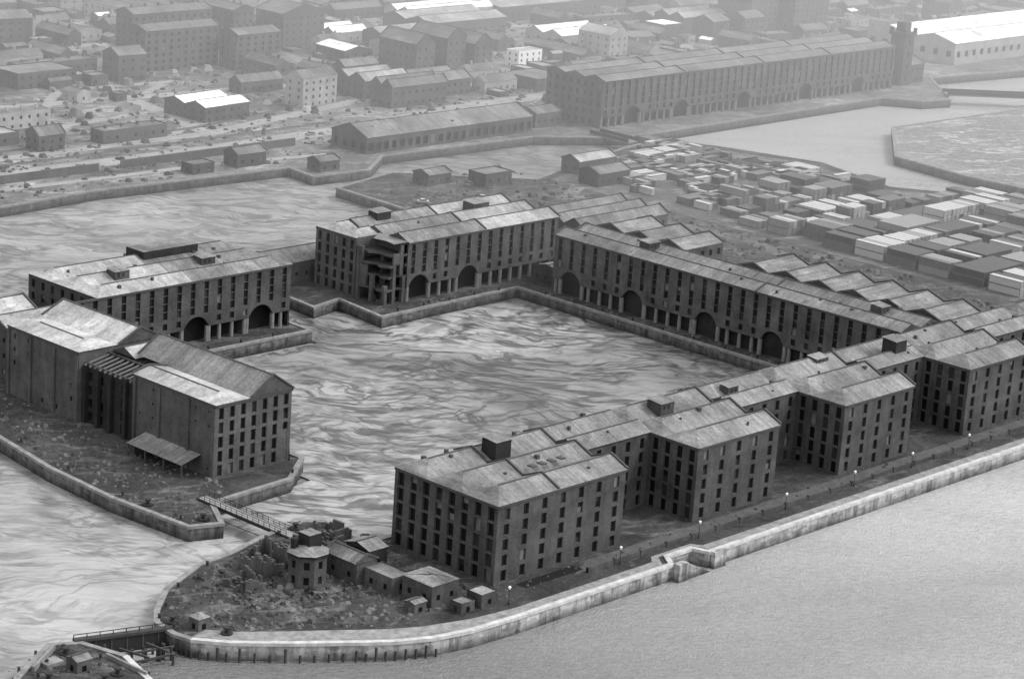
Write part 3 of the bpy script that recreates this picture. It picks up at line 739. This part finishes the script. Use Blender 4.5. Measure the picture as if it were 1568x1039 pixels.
mb.obj('shaft',FM(BR),ht);mb2.obj('parapet',[BR],ht)
simple('hydraulic_engine_house',1019.8,684,1032,698,9,3,rows=2,wall=BR)
simple('pier_shed',1064,600,1090,614,6,2,rows=1,wall=BRC2,rmat=RW)
simple('white_transit_shed',1090,705,1300,760,11,3.5,2,'x',cols=30,rows=1,wall=BRC2,rmat=RW,ww=3,wh=3,cop=False)
for x,y,l,w,h in ((700,868,42,12,18),(712,892,46,12,21),(740,853,26,12,16),(768,888,12,30,20)):
    simple('tenement_block',x,y,x+l,y+w,h,2.2,1,'x' if l>w else 'y',rows=6,wall=BRC,ww=1.6,wh=1.6,chim=6)
simple('brick_warehouse',796,885,822,905,17,4,1,'y',rows=5)
simple('tower_block',1062,815,1085,838,36,0,rows=12,wall=BRC);simple('tower_block',1088,806,1118,826,34,0,rows=12,wall=BRC)
for a in ((828,884,850,902,6,1),(851,872,866,884,6,1),(880,872,935,905,9,0),(926,826,965,850,7,1),(1025,830,1060,850,9,0),(960,900,1060,935,8,0),(835,845,870,872,9,0),(900,905,960,925,8,1),(1000,960,1100,990,9,0)):
    simple('industrial_shed',a[0],a[1],a[2],a[3],a[4],2.6,random.choice((1,2)),'x',rows=1,wall=BRC2 if a[5] else BRC,rmat=RW if a[5] else RXB,cop=False)
for a in ((745,775,772,795,8,RXB),(772,765,800,785,7,RX),(742,755,775,768,9,RC)):
    simple('industrial_shed',*a[:5],3,2,'x',rows=2,rmat=a[5])
for k,(x,y) in enumerate(((812,812),(826,806),(840,802),(800,800))): simple('gabled_brick_warehouse',x,y,x+12,y+24,13+k%2*3,4.5,1,'y',rows=4)
simple('white_office',868,800,884,808,8,0,rows=3,wall=WHITE,rmat=RXB)
simple('brick_house',560,755,572,763,6,3,rows=2)
simple('low_depot',545,770,562,782,5,0,rows=1,rmat=RXB)
occ=[(660,685,800,725),(785,675,1035,720),(695,850,780,930),(790,880,870,910),(875,865,970,930),(1055,800,1120,840),(1080,700,1310,765),(1020,825,1062,852),(795,795,890,835),(740,750,802,800),(540,745,575,785),(955,895,1062,940)]
def free(x0,y0,x1,y1):
    for a,b,c,d in occ:
        if x0<c+1.5 and x1>a-1.5 and y0<d+1.5 and y1>b-1.5: return False
    occ.append((x0,y0,x1,y1));return True
yaw=.8313
cnt=0
for t in range(22000):
    x=U(500,1500);y=U(750,1250)
    fw=x*math.sin(yaw)+y*math.cos(yaw);la=x*math.cos(yaw)-y*math.sin(yaw)
    if abs(la)>fw*.27 or fw>1620: continue
    if y<850 and x<735 and random.random()<.99: continue
    kind=random.random()
    if kind<.40: l,w,h,rh=U(14,42),U(7.5,9.5),U(4.5,7),2.8
    elif kind<.62: l,w,h,rh=U(12,34),U(12,24),U(4,8),2.0
    elif kind<.70: l,w,h,rh=U(12,22),U(10,16),U(9,15),3
    elif kind<.78: l,w,h,rh=U(24,60),U(20,36),U(5,8),2
    else: l,w,h,rh=U(5,12),U(4,8),U(2.5,5),1.2
    if random.random()<.5: l,w=w,l
    if not free(x,y,x+l,y+w): continue
    ax='x' if l>w else 'y'
    nm='terraced_houses' if kind<.40 else ('brick_warehouse' if .62<=kind<.70 else ('small_shed' if kind>=.78 else 'industrial_shed'))
    rm=RC
    if kind>.40: rm=random.choice((RC,RX,RXB,RC,RW if random.random()<.5 else RX))
    simple(nm,x,y,x+l,y+w,h,rh if random.random()<.75 else 0,max(1,int(min(l,w)/11)),ax,rows=max(1,int(h/3)),rmat=rm,chim=int(max(l,w)/7) if kind<.40 else 0,cop=False,rot=random.choice((U(-.05,.05),U(-.3,.3)*.5)),wall=random.choice((BRC,BRC,BRL,BRC2)))
    cnt+=1
    if cnt>900: break
def carmesh(mat):
    mb=MB()
    prof=[(-2.1,.3),(-2.1,.85),(-1.2,.95),(-.6,1.42),(.9,1.42),(1.5,.95),(2.1,.85),(2.1,.3)]
    for s in (-.85,.85): mb.poly([(x,s,z) for x,z in (prof if s<0 else prof[::-1])],0)
    for i in range(len(prof)-1):
        a,b=prof[i],prof[i+1];mb.poly([(a[0],-.85,a[1]),(a[0],.85,a[1]),(b[0],.85,b[1]),(b[0],-.85,b[1])],1 if i in(2,4) else 0)
    for s in (-.86,.86): mb.poly([(-1.0,s,.97),(1.3,s,.97),(.85,s,1.36),(-.55,s,1.36)],1)
    for x in (-1.3,1.3):
        for s in (-.9,.75):
            for k in range(8):
                a=k*math.pi/4;b=a+math.pi/4
                mb.poly([(x+.33*math.cos(a),s,.33+.33*math.sin(a)),(x+.33*math.cos(b),s,.33+.33*math.sin(b)),(x+.33*math.cos(b),s+.15,.33+.33*math.sin(b)),(x+.33*math.cos(a),s+.15,.33+.33*math.sin(a))],2)
    o=mb.obj('c',[mat,WIN[0],IRON]);m=o.data;bpy.data.objects.remove(o);return m
CMs=[carmesh(cm[1]),carmesh(cm[2]),carmesh(cm[0]),carmesh(cm[3])]
def car(x,y,r):
    o=bpy.data.objects.new('parked_car',random.choice(CMs));COL.objects.link(o);o.location=(x,y,.08);o.rotation_euler=(0,0,r)
for i in range(34): car(826+i%17*3.0,(770 if i<17 else 782)+U(-.5,.5),math.pi/2+U(-.1,.1))
for i in range(22): car(U(640,1100),U(727,733),U(-.05,.05))
for i in range(12): car(U(625,695),U(560,640),U(0,3))
# ================================================================ MIST, LIGHT, CAMERA
def mist(name,x0,y0,z0,x1,y1,z1,den,rot,loc):
    mb=MB();mb.box(x0,y0,z0,x1,y1,z1,0,True)
    m=bpy.data.materials.new(name);m.use_nodes=True;nt=m.node_tree;nt.nodes.clear()
    o=nt.nodes.new('ShaderNodeOutputMaterial');v=nt.nodes.new('ShaderNodeVolumeScatter');v.inputs['Density'].default_value=den;v.inputs['Anisotropy'].default_value=0.3
    nt.links.new(v.outputs[0],o.inputs['Volume']);ob=mb.obj(name,[m]);ob.rotation_euler=(0,0,rot);ob.location=loc;return ob
mist('mist',-2500,0,-3,2500,2500,130,.00125,-yaw,(math.sin(yaw)*740,math.cos(yaw)*740,0))
sun_dir=Vector((.62,-.62,.95)).normalized()
el=math.asin(sun_dir.z);az=math.atan2(sun_dir.x,sun_dir.y)
W=bpy.data.worlds.new('World');S.world=W;W.use_nodes=True;nt=W.node_tree
bg=nt.nodes['Background'];sky=nt.nodes.new('ShaderNodeTexSky');sky.sky_type='NISHITA';sky.sun_disc=False
sky.sun_elevation=el;sky.sun_rotation=az;sky.air_density=1.5;sky.dust_density=5
bw=nt.nodes.new('ShaderNodeRGBToBW');nt.links.new(sky.outputs[0],bw.inputs[0])
ov=nt.nodes.new('ShaderNodeMath');ov.operation='ADD';ov.inputs[1].default_value=6.0;nt.links.new(bw.outputs[0],ov.inputs[0])
nt.links.new(ov.outputs[0],bg.inputs['Color']);bg.inputs['Strength'].default_value=.15
sl=bpy.data.lights.new('sun','SUN');sl.energy=2.0;sl.angle=math.radians(12);sl.color=(1,1,1)
so=bpy.data.objects.new('sun',sl);COL.objects.link(so);so.rotation_euler=sun_dir.to_track_quat('Z','Y').to_euler()
f,pit,rol=3884.4,.2757,-.0703
F=Vector((math.sin(yaw)*math.cos(pit),math.cos(yaw)*math.cos(pit),-math.sin(pit)));R=Vector((math.cos(yaw),-math.sin(yaw),0));D=F.cross(R)
c,s=math.cos(rol),math.sin(rol);R2=R*c+D*s;D2=-R*s+D*c
cd=bpy.data.cameras.new('camera');cam=bpy.data.objects.new('camera',cd);COL.objects.link(cam)
cam.matrix_world=Matrix(((R2.x,-D2.x,-F.x,0),(R2.y,-D2.y,-F.y,0),(R2.z,-D2.z,-F.z,201.9),(0,0,0,1)))
cd.sensor_width=36;cd.lens=f/1568*36;cd.clip_end=20000;cd.clip_start=1
S.camera=cam
S.view_settings.view_transform='Standard';S.view_settings.look='None';S.view_settings.exposure=0
print('city',cnt,t,len(bpy.data.objects))
